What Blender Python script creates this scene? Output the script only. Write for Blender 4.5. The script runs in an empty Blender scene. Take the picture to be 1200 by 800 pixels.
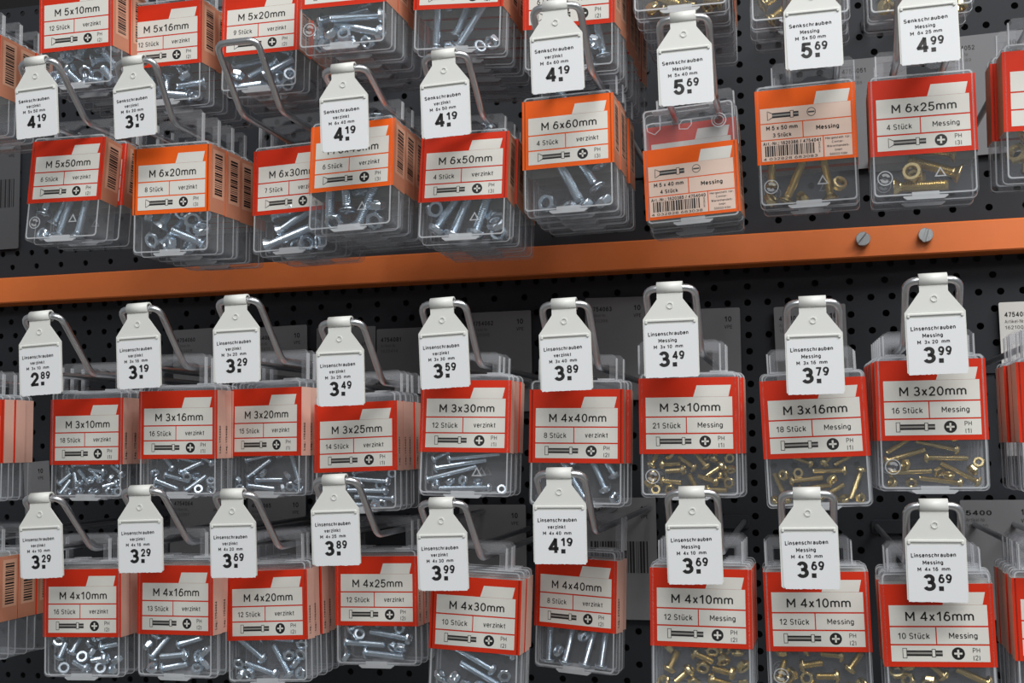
import bpy, math, random
import numpy as np
from mathutils import Matrix, Vector

S = bpy.context.scene
COL = S.collection
MM = 0.001

# ---------------------------------------------------------------- camera, world, lamps, exposure
cam_d = bpy.data.cameras.new('camera')
cam = bpy.data.objects.new('camera', cam_d)
COL.objects.link(cam)
cam_d.sensor_width = 36.0
cam_d.lens = 36.0 * 1350.0 / 1200.0
cam_d.clip_start = 0.02
# columns: picture right, picture up, backwards
_R = np.array([[0.96954321, 0.24435535, -0.01662579],
               [-0.03782097, 0.08230478, -0.9958893],
               [-0.2419825, 0.96618652, 0.08903979]])
cx, cd, cf = _R[0], _R[1], _R[2]
cam.matrix_world = Matrix(((cx[0], -cd[0], -cf[0], 0.0),
                           (cx[1], -cd[1], -cf[1], -0.8899),
                           (cx[2], -cd[2], -cf[2], 1.450),
                           (0, 0, 0, 1)))
S.camera = cam

world = bpy.data.worlds.new('shop_air')
S.world = world
world.use_nodes = True
world.node_tree.nodes['Background'].inputs[0].default_value = (0.95, 0.98, 1.0, 1)
world.node_tree.nodes['Background'].inputs[1].default_value = 0.23

def area(name, loc, target, sx, sy, energy, color=(1, 0.985, 0.96)):
    d = bpy.data.lights.new(name, 'AREA')
    d.shape = 'RECTANGLE'
    d.size, d.size_y = sx, sy
    d.energy = energy
    d.color = color
    o = bpy.data.objects.new(name, d)
    COL.objects.link(o)
    o.location = loc
    o.rotation_euler = (Vector(target) - Vector(loc)).to_track_quat('-Z', 'Y').to_euler()
    return o
area('ceiling_lamp_row', (0.70, -1.15, 2.85), (0.05, 0, 1.5), 1.8, 0.35, 37)
area('ceiling_lamp_row_far', (0.4, -3.2, 2.85), (-0.1, 0, 1.5), 2.6, 0.6, 25)

S.view_settings.view_transform = 'Standard'
S.view_settings.look = 'None'
S.view_settings.gamma = 1.0
S.view_settings.use_curve_mapping = False
S.view_settings.exposure = 0.06
try:
    S.cycles.transparent_max_bounces = 40
    S.cycles.max_bounces = 10
    S.cycles.glossy_bounces = 4
    S.cycles.caustics_reflective = False
    S.cycles.caustics_refractive = False
except Exception:
    pass

# ---------------------------------------------------------------- materials
def lin(c):
    return tuple(((v / 255) / 12.92 if v <= 10 else ((v / 255 + 0.055) / 1.055) ** 2.4) for v in c) + (1.0,)

def mat(name, rgb, rough=0.5, metal=0.0, spec=0.5, noise=0.0, nscale=400, bump=0.0):
    m = bpy.data.materials.new(name)
    m.use_nodes = True
    nt = m.node_tree
    b = nt.nodes['Principled BSDF']
    b.inputs['Base Color'].default_value = lin(rgb)
    b.inputs['Roughness'].default_value = rough
    b.inputs['Metallic'].default_value = metal
    b.inputs['Specular IOR Level'].default_value = spec
    if noise or bump:
        tc = nt.nodes.new('ShaderNodeTexCoord')
        n = nt.nodes.new('ShaderNodeTexNoise')
        n.inputs['Scale'].default_value = nscale
        n.inputs['Detail'].default_value = 4
        nt.links.new(tc.outputs['Object'], n.inputs['Vector'])
        if noise:
            h = nt.nodes.new('ShaderNodeMixRGB')
            h.blend_type = 'MULTIPLY'
            h.inputs['Fac'].default_value = noise
            h.inputs['Color1'].default_value = lin(rgb)
            nt.links.new(n.outputs['Fac'], h.inputs['Color2'])
            nt.links.new(h.outputs['Color'], b.inputs['Base Color'])
        if bump:
            bp = nt.nodes.new('ShaderNodeBump')
            bp.inputs['Strength'].default_value = bump
            bp.inputs['Distance'].default_value = 0.0004
            nt.links.new(n.outputs['Fac'], bp.inputs['Height'])
            nt.links.new(bp.outputs['Normal'], b.inputs['Normal'])
    return m

def clear(name, tint, haze, edge, haze_col=(205, 210, 215), rough=0.12):
    """thin clear polystyrene: light goes straight through, with surface gloss and a little milky haze, more at grazing angles"""
    m = bpy.data.materials.new(name)
    m.use_nodes = True
    nt = m.node_tree
    nt.nodes.clear()
    out = nt.nodes.new('ShaderNodeOutputMaterial')
    tr = nt.nodes.new('ShaderNodeBsdfTransparent')
    tr.inputs[0].default_value = (tint, tint, tint * 1.01, 1)
    pr = nt.nodes.new('ShaderNodeBsdfPrincipled')
    pr.inputs['Base Color'].default_value = lin(haze_col)
    pr.inputs['Roughness'].default_value = rough
    lw = nt.nodes.new('ShaderNodeLayerWeight')
    lw.inputs['Blend'].default_value = 0.5
    pw = nt.nodes.new('ShaderNodeMath'); pw.operation = 'POWER'; pw.inputs[1].default_value = 2.5
    ml = nt.nodes.new('ShaderNodeMath'); ml.operation = 'MULTIPLY_ADD'
    ml.inputs[1].default_value = edge; ml.inputs[2].default_value = haze
    mx = nt.nodes.new('ShaderNodeMixShader')
    nt.links.new(lw.outputs['Facing'], pw.inputs[0])
    nt.links.new(pw.outputs[0], ml.inputs[0])
    nt.links.new(ml.outputs[0], mx.inputs[0])
    nt.links.new(tr.outputs[0], mx.inputs[1])
    nt.links.new(pr.outputs[0], mx.inputs[2])
    nt.links.new(mx.outputs[0], out.inputs[0])
    return m

M = {}
M['red'] = mat('red_card', (204, 48, 22), 0.5, spec=0.2)
M['orange'] = mat('orange_card', (234, 96, 26), 0.5, spec=0.2)
M['salmon'] = mat('salmon_card', (230, 184, 168), 0.55)
M['panel'] = mat('white_print', (217, 216, 210), 0.5, spec=0.2)
M['blush'] = mat('blush_print', (226, 202, 188), 0.5, spec=0.2)
M['ink'] = mat('black_ink', (22, 20, 22), 0.5)
M['greyink'] = mat('grey_ink', (80, 78, 76), 0.5)
M['midink'] = mat('mid_grey_ink', (140, 138, 134), 0.5)
M['tan'] = mat('tan_card', (200, 134, 106), 0.55)  # salmon card of thick box sides, grazing shade painted into its colour
M['tanprint'] = mat('tan_print', (216, 166, 140), 0.5)  # barcode panel on those sides, darkened along with the painted shade
M['carddark'] = mat('dark_grey_card', (80, 81, 84), 0.7, spec=0.2)  # grey card again, its shade at the far left put into the colour
M['clear'] = clear('clear_plastic', 0.955, 0.07, 0.52)
M['rim'] = clear('clear_plastic_edge', 0.92, 0.36, 0.42, (228, 232, 236))
M['fog'] = clear('milky_plastic', 0.95, 0.07, 0.38, (215, 218, 222))
M['holder'] = mat('white_holder_plastic', (212, 214, 211), 0.4, spec=0.35)
M['paper'] = mat('white_paper', (219, 222, 226), 0.6, spec=0.2)
M['steel'] = mat('chromed_wire', (218, 221, 225), 0.3, 1.0, noise=0.15, nscale=300)
M['zinc'] = mat('zinc_plating', (216, 229, 240), 0.27, 1.0)
M['brass'] = mat('brass', (212, 194, 146), 0.27, 1.0)
M['board'] = mat('charcoal_sheet_metal', (43, 46, 51), 0.65, spec=0.25, noise=0.12, nscale=60)
M['dark'] = mat('dark_void', (14, 14, 15), 0.9)
M['rail'] = mat('orange_enamel', (226, 118, 54), 0.42, noise=0.1, nscale=90)
M['bolt'] = mat('grey_bolt_steel', (170, 176, 178), 0.35, 0.9)
M['card'] = mat('grey_card', (118, 119, 122), 0.7, spec=0.2)
M['floor'] = mat('grey_floor_tiles', (150, 148, 142), 0.4, noise=0.2, nscale=6)
M['paleplate'] = mat('pale_card', (205, 204, 200), 0.6)  # grey card again, the light falling on it put into the colour

# ---------------------------------------------------------------- mesh helpers (all shapes given in millimetres)
class MB:
    def __init__(self):
        self.v, self.f, self.m, self.sm, self.mats = [], [], [], [], []
    def mi(self, key):
        if key not in self.mats:
            self.mats.append(key)
        return self.mats.index(key)
    def add(self, vs, fs, key, smooth=False):
        o = len(self.v)
        k = self.mi(key)
        self.v.extend(vs)
        for f in fs:
            self.f.append([i + o for i in f]); self.m.append(k); self.sm.append(smooth)
    def box(self, x0, x1, y0, y1, z0, z1, key):
        vs = [(x, y, z) for x in (x0, x1) for y in (y0, y1) for z in (z0, z1)]
        self.add(vs, [(0, 1, 3, 2), (4, 6, 7, 5), (0, 4, 5, 1), (2, 3, 7, 6), (0, 2, 6, 4), (1, 5, 7, 3)], key)
    def prism(self, poly, y0, y1, key, ch=0.0, cap_front=True):
        """outline in x-z (anticlockwise seen from the front, i.e. from -y), pushed from y0 back to y1"""
        n = len(poly)
        rings = [(poly, y0), (poly, y1)]
        if ch:
            c = inset(poly, ch)
            rings = [(c, y0), (poly, y0 + ch), (poly, y1 - ch), (c, y1)]
        vs = [(x, y, z) for p, y in rings for x, z in p]
        fs = []
        for r in range(len(rings) - 1):
            for i in range(n):
                j = (i + 1) % n
                fs.append((r * n + i, (r + 1) * n + i, (r + 1) * n + j, r * n + j))
        if cap_front:
            fs.append(tuple(range(n)))
        fs.append(tuple(reversed([(len(rings) - 1) * n + i for i in range(n)])))
        self.add(vs, fs, key)
    def ring(self, outer, inner, y0, y1, key):
        n = len(outer)
        vs = [(x, y0, z) for x, z in outer] + [(x, y0, z) for x, z in inner] + [(x, y1, z) for x, z in outer] + [(x, y1, z) for x, z in inner]
        fs = []
        for i in range(n):
            j = (i + 1) % n
            fs += [(i, j, n + j, n + i), (2 * n + i, 3 * n + i, 3 * n + j, 2 * n + j),
                   (i, 2 * n + i, 2 * n + j, j), (n + i, n + j, 3 * n + j, 3 * n + i)]
        self.add(vs, fs, key)
    def flat(self, poly, y, key):
        self.add([(x, y, z) for x, z in poly], [tuple(range(len(poly)))], key)
    def rect(self, x0, x1, z0, z1, y, key):
        self.flat([(x0, z0), (x1, z0), (x1, z1), (x0, z1)], y, key)
    def tube(self, pts, r, key, n=12, closed=False):
        P = [Vector(p) for p in pts]
        vs, fs = [], []
        up = None
        for i, p in enumerate(P):
            a = P[max(i - 1, 0)]; b = P[min(i + 1, len(P) - 1)]
            t = (b - a).normalized()
            if up is None:
                up = t.orthogonal().normalized()
            up = (up - t * up.dot(t)).normalized()
            w = t.cross(up)
            for k in range(n):
                q = 2 * math.pi * k / n
                vs.append(tuple(p + up * (r * math.cos(q)) + w * (r * math.sin(q))))
        for i in range(len(P) - 1):
            for k in range(n):
                l = (k + 1) % n
                fs.append((i * n + k, i * n + l, (i + 1) * n + l, (i + 1) * n + k))
        fs.append(tuple(reversed(range(n)))); fs.append(tuple((len(P) - 1) * n + k for k in range(n)))
        self.add(vs, fs, key, True)
    def text(self, s, x, z, cap, y, key, width=None, align='C', bold=0.0, rot=0.0, put=None):
        """writing with its capitals cap high; z is the middle of the capitals"""
        vs, fs, (a, b), H = glyphs(s, bold)
        if not vs:
            return
        k = cap / H
        kx = k if width is None else width / (b - a)
        off = {'C': (a + b) / 2, 'L': a, 'R': b}[align]
        c, sn = math.cos(rot), math.sin(rot)
        out = []
        for u, w in vs:
            u = (u - off) * kx; w = w * k - cap / 2
            u, w = u * c - w * sn, u * sn + w * c
            out.append(put(u, w) if put else (x + u, y, z + w))
        self.add(out, fs, key)
    def mesh(self, name):
        me = bpy.data.meshes.new(name)
        me.from_pydata([(x * MM, y * MM, z * MM) for x, y, z in self.v], [], self.f)
        for k in self.mats:
            me.materials.append(M[k])
        me.polygons.foreach_set('material_index', self.m)
        me.polygons.foreach_set('use_smooth', self.sm)
        me.update()
        return me
    def build(self, name, parent=None):
        return obj(name, self.mesh(name), parent)

def obj(name, me, parent=None):
    o = bpy.data.objects.new(name, me)
    COL.objects.link(o)
    if parent is not None:
        o.parent = parent
    return o

def tag(o, label, cat, group=None, kind=None):
    o['label'] = label
    o['category'] = cat
    if group: o['group'] = group
    if kind: o['kind'] = kind
    return o

def thing(name, label, cat, mw, group=None):
    o = bpy.data.objects.new(name, None)
    o.empty_display_size = 0.01
    COL.objects.link(o)
    o.matrix_world = mw
    return tag(o, label, cat, group)

def inset(poly, d):
    xs = [p[0] for p in poly]; zs = [p[1] for p in poly]
    cx_, cz_ = (min(xs) + max(xs)) / 2, (min(zs) + max(zs)) / 2
    hx, hz = (max(xs) - min(xs)) / 2, (max(zs) - min(zs)) / 2
    return [(cx_ + (x - cx_) * (hx - d) / hx, cz_ + (z - cz_) * (hz - d) / hz) for x, z in poly]

def rrect(x0, x1, z0, z1, r, n=4):
    out = []
    for (cx_, cz_, a0) in ((x1 - r, z0 + r, -90), (x1 - r, z1 - r, 0), (x0 + r, z1 - r, 90), (x0 + r, z0 + r, 180)):
        for i in range(n + 1):
            a = math.radians(a0 + 90 * i / n)
            out.append((cx_ + r * math.cos(a), cz_ + r * math.sin(a)))
    return out

def disc(x, z, r, n=20):
    return [(x + r * math.cos(2 * math.pi * i / n), z + r * math.sin(2 * math.pi * i / n)) for i in range(n)]

# ---------------------------------------------------------------- lettering: plain even strokes, drawn as outlines
def E(cx_, cy_, rx, ry, a0, a1):
    n = max(3, int(abs(a1 - a0) / 18))
    return [(cx_ + rx * math.cos(math.radians(a0 + (a1 - a0) * i / n)), cy_ + ry * math.sin(math.radians(a0 + (a1 - a0) * i / n))) for i in range(n + 1)]
X_ = 0.72
_dot = lambda u, v: ('dot', u, v)
GL = {
 '0': (.60, [E(.5, .5, .5, .5, 0, 360)]), '1': (.46, [[(.05, .76), (.75, 1.0), (.75, 0)]]),
 '2': (.58, [E(.5, .71, .47, .29, 170, -35) + [(0, 0), (1, 0)]]),
 '3': (.58, [E(.48, .75, .44, .25, 160, -90), E(.48, .26, .52, .26, 80, -160), [(.3, .5), (.55, .51)]]),
 '4': (.64, [[(.76, 0), (.76, 1), (0, .26), (1, .26)]]),
 '5': (.58, [[(.92, 1), (.14, 1), (.06, .5)] + E(.47, .32, .53, .33, 125, -155)]),
 '6': (.60, [E(.5, .31, .5, .31, 0, 360), [(.0, .31), (.05, .5), (.22, .75)] + E(.58, .68, .38, .32, 130, 35)]),
 '7': (.56, [[(0, 1), (1, 1), (.35, 0)]]),
 '8': (.60, [E(.5, .76, .44, .24, 0, 360), E(.5, .26, .5, .26, 0, 360)]),
 '9': (.60, [E(.5, .69, .5, .31, 0, 360), [(1, .69), (.95, .5), (.78, .25)] + E(.42, .32, .38, .32, -50, -145)]),
 'M': (.80, [[(0, 0), (0, 1), (.5, .3), (1, 1), (1, 0)]]), 'L': (.52, [[(0, 1), (0, 0), (1, 0)]]),
 'S': (.62, [E(.5, .74, .46, .26, 25, 250) + E(.5, .25, .5, .25, 80, -155)]), 'P': (.60, [[(0, 0), (0, 1), (.5, 1)] + E(.55, .73, .45, .27, 90, -90) + [(0, .46)]]),
 'H': (.66, [[(0, 0), (0, 1)], [(1, 0), (1, 1)], [(0, .5), (1, .5)]]), 'A': (.70, [[(0, 0), (.5, 1), (1, 0)], [(.2, .32), (.8, .32)]]),
 'N': (.68, [[(0, 0), (0, 1), (1, 0), (1, 1)]]), 'V': (.68, [[(0, 1), (.5, 0), (1, 1)]]), 'E': (.54, [[(1, 1), (0, 1), (0, 0), (1, 0)], [(0, .52), (.9, .52)]]),
 'G': (.68, [E(.5, .5, .5, .5, 40, 335) + [(1, .48), (.55, .48)]]), 'W': (.95, [[(0, 1), (.25, 0), (.5, 1), (.75, 0), (1, 1)]]), 'C': (.64, [E(.5, .5, .5, .5, 45, 315)]),
 'K': (.62, [[(0, 0), (0, 1)], [(1, 1), (0, .4)], [(.3, .58), (1, 0)]]), 'Y': (.66, [[(0, 1), (.5, .48), (1, 1)], [(.5, .48), (.5, 0)]]), 'T': (.6, [[(0, 1), (1, 1)], [(.5, 1), (.5, 0)]]),
 'a': (.52, [E(.46, .2, .46, .2, 0, 360), [(1, 0), (1, .46)] + E(.52, .48, .48, .24, 0, 160)]),
 'b': (.54, [[(0, 0), (0, 1)], E(.5, .36, .5, .36, 0, 360)]), 'd': (.54, [[(1, 0), (1, 1)], E(.5, .36, .5, .36, 0, 360)]),
 'c': (.50, [E(.5, .36, .5, .36, 42, 318)]), 'e': (.54, [[(.0, .38), (1, .38)] + E(.5, .37, .5, .36, 6, 312)]),
 'f': (.36, [[(.4, 0), (.4, .75)] + E(.8, .78, .4, .22, 180, 90), [(0, X_), (.95, X_)]]),
 'g': (.54, [E(.5, .36, .5, .36, 0, 360), [(1, X_), (1, -.05)] + E(.5, -.06, .5, .2, 0, -150)]),
 'h': (.52, [[(0, 0), (0, 1)], E(.5, .42, .5, .30, 180, 0) + [(1, 0)]]), 'i': (.14, [[(.5, 0), (.5, X_)], _dot(.5, .97)]),
 'k': (.52, [[(0, 0), (0, 1)], [(.95, X_), (.0, .26)], [(.34, .44), (1, 0)]]), 'l': (.14, [[(.5, 0), (.5, 1)]]),
 'm': (.86, [[(0, 0), (0, X_)], E(.25, .47, .25, .25, 180, 0) + [(.5, 0)], E(.75, .47, .25, .25, 180, 0) + [(1, 0)]]),
 'n': (.52, [[(0, 0), (0, X_)], E(.5, .42, .5, .30, 180, 0) + [(1, 0)]]), 'o': (.54, [E(.5, .36, .5, .36, 0, 360)]),
 'r': (.36, [[(0, 0), (0, X_)], E(.7, .38, .7, .34, 180, 75)]), 's': (.48, [E(.5, .54, .45, .18, 25, 250) + E(.5, .18, .5, .18, 80, -155)]),
 't': (.36, [[(.36, .94), (.36, .2)] + E(.75, .2, .39, .2, 180, 285), [(-.25, X_), (1.05, X_)]]),
 'u': (.52, [[(0, X_), (0, .3)] + E(.5, .3, .5, .3, 180, 360) + [(1, X_)], [(1, .3), (1, 0)]]),
 '\u00fc': (.52, [[(0, X_), (0, .3)] + E(.5, .3, .5, .3, 180, 360) + [(1, X_)], [(1, .3), (1, 0)], _dot(.2, .98), _dot(.8, .98)]),
 '\u00f6': (.54, [E(.5, .36, .5, .36, 0, 360), _dot(.2, .98), _dot(.8, .98)]),
 'v': (.52, [[(0, X_), (.5, 0), (1, X_)]]), 'x': (.50, [[(0, X_), (1, 0)], [(1, X_), (0, 0)]]), 'z': (.48, [[(0, X_), (1, X_), (0, 0), (1, 0)]]),
 '(': (.22, [E(1, .45, 1, .65, 125, 235)]), ')': (.22, [E(0, .45, 1, .65, 55, -55)]), '-': (.34, [[(0, .38), (1, .38)]]), '/': (.40, [[(0, -.05), (1, 1.05)]]),
 '.': (.14, [_dot(.5, 0)]), ':': (.14, [_dot(.5, 0), _dot(.5, .62)]), ',': (.14, [[(.6, .08), (.3, -.16)]]),
}
def stroke(pts, w, vs, fs):
    P = [pts[0]]
    for p in pts[1:]:
        if math.hypot(p[0] - P[-1][0], p[1] - P[-1][1]) > 1e-4:
            P.append(p)
    closed = math.hypot(P[0][0] - P[-1][0], P[0][1] - P[-1][1]) < 1e-3
    if closed:
        return run(P[:-1], True, w, vs, fs)
    part = [P[0]]
    for i in range(1, len(P)):
        part.append(P[i])
        if i < len(P) - 1:
            u = (P[i][0] - P[i - 1][0], P[i][1] - P[i - 1][1]); q = (P[i + 1][0] - P[i][0], P[i + 1][1] - P[i][1])
            if (u[0] * q[0] + u[1] * q[1]) / (math.hypot(*u) * math.hypot(*q)) < 0.3:      # a sharp corner: square ends, overlapping
                run(part, False, w, vs, fs, True)
                part = [P[i]]
    run(part, False, w, vs, fs, len(part) < len(P))

def run(P, closed, w, vs, fs, square=False):
    n = len(P)
    if square:
        P = list(P)
        for e, o in ((0, 1), (-1, -2)):
            l = math.hypot(P[e][0] - P[o][0], P[e][1] - P[o][1])
            P[e] = (P[e][0] + (P[e][0] - P[o][0]) / l * w * .3, P[e][1] + (P[e][1] - P[o][1]) / l * w * .3)
    base = len(vs)
    for i in range(n):
        a = P[i - 1] if (i or closed) else None
        b = P[(i + 1) % n] if (i < n - 1 or closed) else None
        d1 = d2 = None
        if a: l = math.hypot(P[i][0] - a[0], P[i][1] - a[1]); d1 = ((P[i][0] - a[0]) / l, (P[i][1] - a[1]) / l)
        if b: l = math.hypot(b[0] - P[i][0], b[1] - P[i][1]); d2 = ((b[0] - P[i][0]) / l, (b[1] - P[i][1]) / l)
        d1 = d1 or d2; d2 = d2 or d1
        n1, n2 = (-d1[1], d1[0]), (-d2[1], d2[0])
        m_ = (n1[0] + n2[0], n1[1] + n2[1])
        k = (w / 2) / max(m_[0] * n1[0] + m_[1] * n1[1], .55)
        vs.append((P[i][0] + m_[0] * k, P[i][1] + m_[1] * k)); vs.append((P[i][0] - m_[0] * k, P[i][1] - m_[1] * k))
    for i in range(n if closed else n - 1):
        j = (i + 1) % n
        fs.append((base + 2 * i + 1, base + 2 * j + 1, base + 2 * j, base + 2 * i))
_gl = {}
def glyphs(s, bold=0.0):
    w = 0.14 if bold < 0.005 else (0.19 if bold < 0.025 else 0.205)
    key = (s, w)
    if key in _gl: return _gl[key]
    vs, fs = [], []
    x = 0.0
    for ch in s:
        if ch == ' ':
            x += .34; continue
        gw, strokes = GL[ch]
        gw = max(gw, w) + (w - .125) * .6 * (gw > .2)
        for st in strokes:
            f_ = lambda p: (x + w / 2 + p[0] * (gw - w), w / 2 + p[1] * (1 - w))
            if st[0] == 'dot':
                c = f_(st[1:]); h = w * .52
                b = len(vs)
                vs += [(c[0] - h, c[1] - h), (c[0] + h, c[1] - h), (c[0] + h, c[1] + h), (c[0] - h, c[1] + h)]
                fs.append((b, b + 1, b + 2, b + 3))
            else:
                stroke([f_(p) for p in st], w, vs, fs)
        x += gw + .13
    _gl[key] = (vs, fs, (min(v[0] for v in vs), max(v[0] for v in vs)), 1.0) if vs else ([], [], (0, 1), 1.0)
    return _gl[key]

# ---------------------------------------------------------------- the setting: perforated sheet-metal wall, void behind it, orange rail
def perforated_wall():
    X0, X1 = -830.0, 330.0
    zc, dz, px = 1579.55, 12.407, 15.0
    mb = MB()
    r, n = 2.6, 12
    for row in range(-22, 30):
        z = zc - row * dz
        if row % 2 == 0:
            first, p = -652.3, px
        else:
            first, p = -652.3 + 14.35 * px, px * 5 / 3
        k0 = math.ceil((X0 - first) / p); k1 = math.floor((X1 - first) / p)
        xs = [first + p * k for k in range(k0, k1 + 1)]
        z0, z1 = z - dz / 2, z + dz / 2
        if xs[0] - p / 2 > X0:
            mb.box(X0, xs[0] - p / 2, 0, 1.5, z0, z1, 'board')
        mb.box(xs[-1] + p / 2, X1 + p, 0, 1.5, z0, z1, 'board')
        for x in xs:
            hx, hz = p / 2, dz / 2
            a = []
            for i in range(n):
                q = 2 * math.pi * i / n + math.pi / n
                c, s = math.cos(q), math.sin(q)
                t = min(hx / abs(c), hz / abs(s))
                a.append((x + t * c, z + t * s, x + r * c, z + r * s))
            cor = [(x + hx, z + hz), (x - hx, z + hz), (x - hx, z - hz), (x + hx, z - hz)]
            vs = [(p4[0], 0, p4[1]) for p4 in a] + [(p4[2], 0, p4[3]) for p4 in a] + [(p4[2], 1.5, p4[3]) for p4 in a] + [(c[0], 0, c[1]) for c in cor]
            fs = []
            for i in range(n):
                j = (i + 1) % n
                A, B = a[i], a[j]
                same = abs(A[0] - B[0]) < 1e-6 or abs(A[1] - B[1]) < 1e-6
                if same:
                    fs.append((i, n + i, n + j, j))
                else:
                    mx, mz = (A[0] + B[0]) / 2, (A[1] + B[1]) / 2
                    k = min(range(4), key=lambda q: (cor[q][0] - mx) ** 2 + (cor[q][1] - mz) ** 2)
                    fs.append((i, n + i, n + j, j, 3 * n + k))
                fs.append((n + i, 2 * n + i, 2 * n + j, n + j))
            mb.add(vs, fs, 'board')
    o = mb.build('wall_back'); o['kind'] = 'structure'
    mb = MB()
    mb.box(-900, 420, 40, 50, 1150, 1950, 'dark')
    o = mb.build('wall_rear'); o['kind'] = 'structure'
perforated_wall()
mb = MB()
mb.box(-2600, 2400, -4200, 60, -30, 0, 'floor')
o = mb.build('floor'); o['kind'] = 'structure'

rail = thing('shelf_rail', 'orange enamelled steel rail running across the perforated wall between the rows of boxes', 'rail', Matrix.Translation((0, 0, 1.5926)))
mb = MB()
pr = [(-0.2, -11.3), (-21.0, -11.3), (-22.0, -10.3), (-22.0, 10.3), (-21.0, 11.3), (-0.2, 11.3)]
vs = [(x, y, z) for x in (-820.0, 330.0) for y, z in pr]
k = len(pr)
mb.add(vs, [(i, (i + 1) % k, k + (i + 1) % k, k + i) for i in range(k)] + [tuple(reversed(range(k))), tuple(range(k, 2 * k))], 'rail')
mb.build('rail_body', rail)
for bx_, bz, an in ((47.5, 1.6, 50), (90.5, 1.9, 72)):
    mb = MB()
    sx, sz = math.cos(math.radians(an)), math.sin(math.radians(an))
    n = 24
    ring = lambda r: [(r * math.cos(2 * math.pi * i / n), r * math.sin(2 * math.pi * i / n)) for i in range(n)]
    mb.prism([(bx_ + x, bz + z) for x, z in ring(5.1)], -25.6, -22.0, 'bolt', ch=0.3)
    for s in (-1, 1):      # the two lands either side of the slot
        seg = []
        for i in range(0, 13):
            q = math.radians(12 + 156 * i / 12)
            u, w = 5.1 * math.cos(q), s * 5.1 * math.sin(q)
            seg.append((bx_ + u * sx - w * sz, bz + u * sz + w * sx))
        if s < 0: seg.reverse()
        mb.prism(seg, -28.2, -25.5, 'bolt', ch=0.25)
    mb.build('slotted_bolt', rail)['label'] = 'grey slotted bolt head'

# ---------------------------------------------------------------- printed sleeve
W, H = 55.2, 42.4
def bolt_drawing(mb, x0, x1, zc, head, y, big=False):
    h = 2.6
    k = 'ink'
    def frame(a, b, c, d, t=0.28):
        mb.rect(a, b, c, c + t, y, k); mb.rect(a, b, d - t, d, y, k); mb.rect(a, a + t, c, d, y, k); mb.rect(b - t, b, c, d, y, k)
    L = x1 - x0
    if head == 'pan':
        frame(x0, x0 + 2.2, zc - h, zc + h)
        s0 = x0 + 2.2
    else:
        mb.flat([(x0, zc - h), (x0 + 0.5, zc - h), (x0 + 3.2, zc - 1.2), (x0 + 2.6, zc - 1.0)], y, k)
        mb.flat([(x0 + 0.5, zc + h), (x0, zc + h), (x0 + 2.6, zc + 1.0), (x0 + 3.2, zc + 1.2)], y, k)
        mb.rect(x0, x0 + 0.3, zc - h, zc + h, y, k)
        s0 = x0 + 2.8
    nx = x1 - 0.27 * L
    for a, b in ((s0, nx), (nx + 2.0, x1)):
        mb.rect(a, b, zc + 0.55, zc + 1.45, y, k); mb.rect(a, b, zc - 1.45, zc - 0.45, y, k)
        mb.rect(a, b, zc - 0.45, zc + 0.55, y, 'midink')
    frame(nx, nx + 2.0, zc - 2.0, zc + 2.2)

def cross_sign(mb, x, z, r, y):
    mb.flat(disc(x, z, r), y, 'ink')
    a, b = r * 0.62, r * 0.15
    mb.rect(x - a, x + a, z - b, z + b, y - 0.04, 'panel'); mb.rect(x - b, x + b, z - a, z + a, y - 0.04, 'panel')

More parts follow.
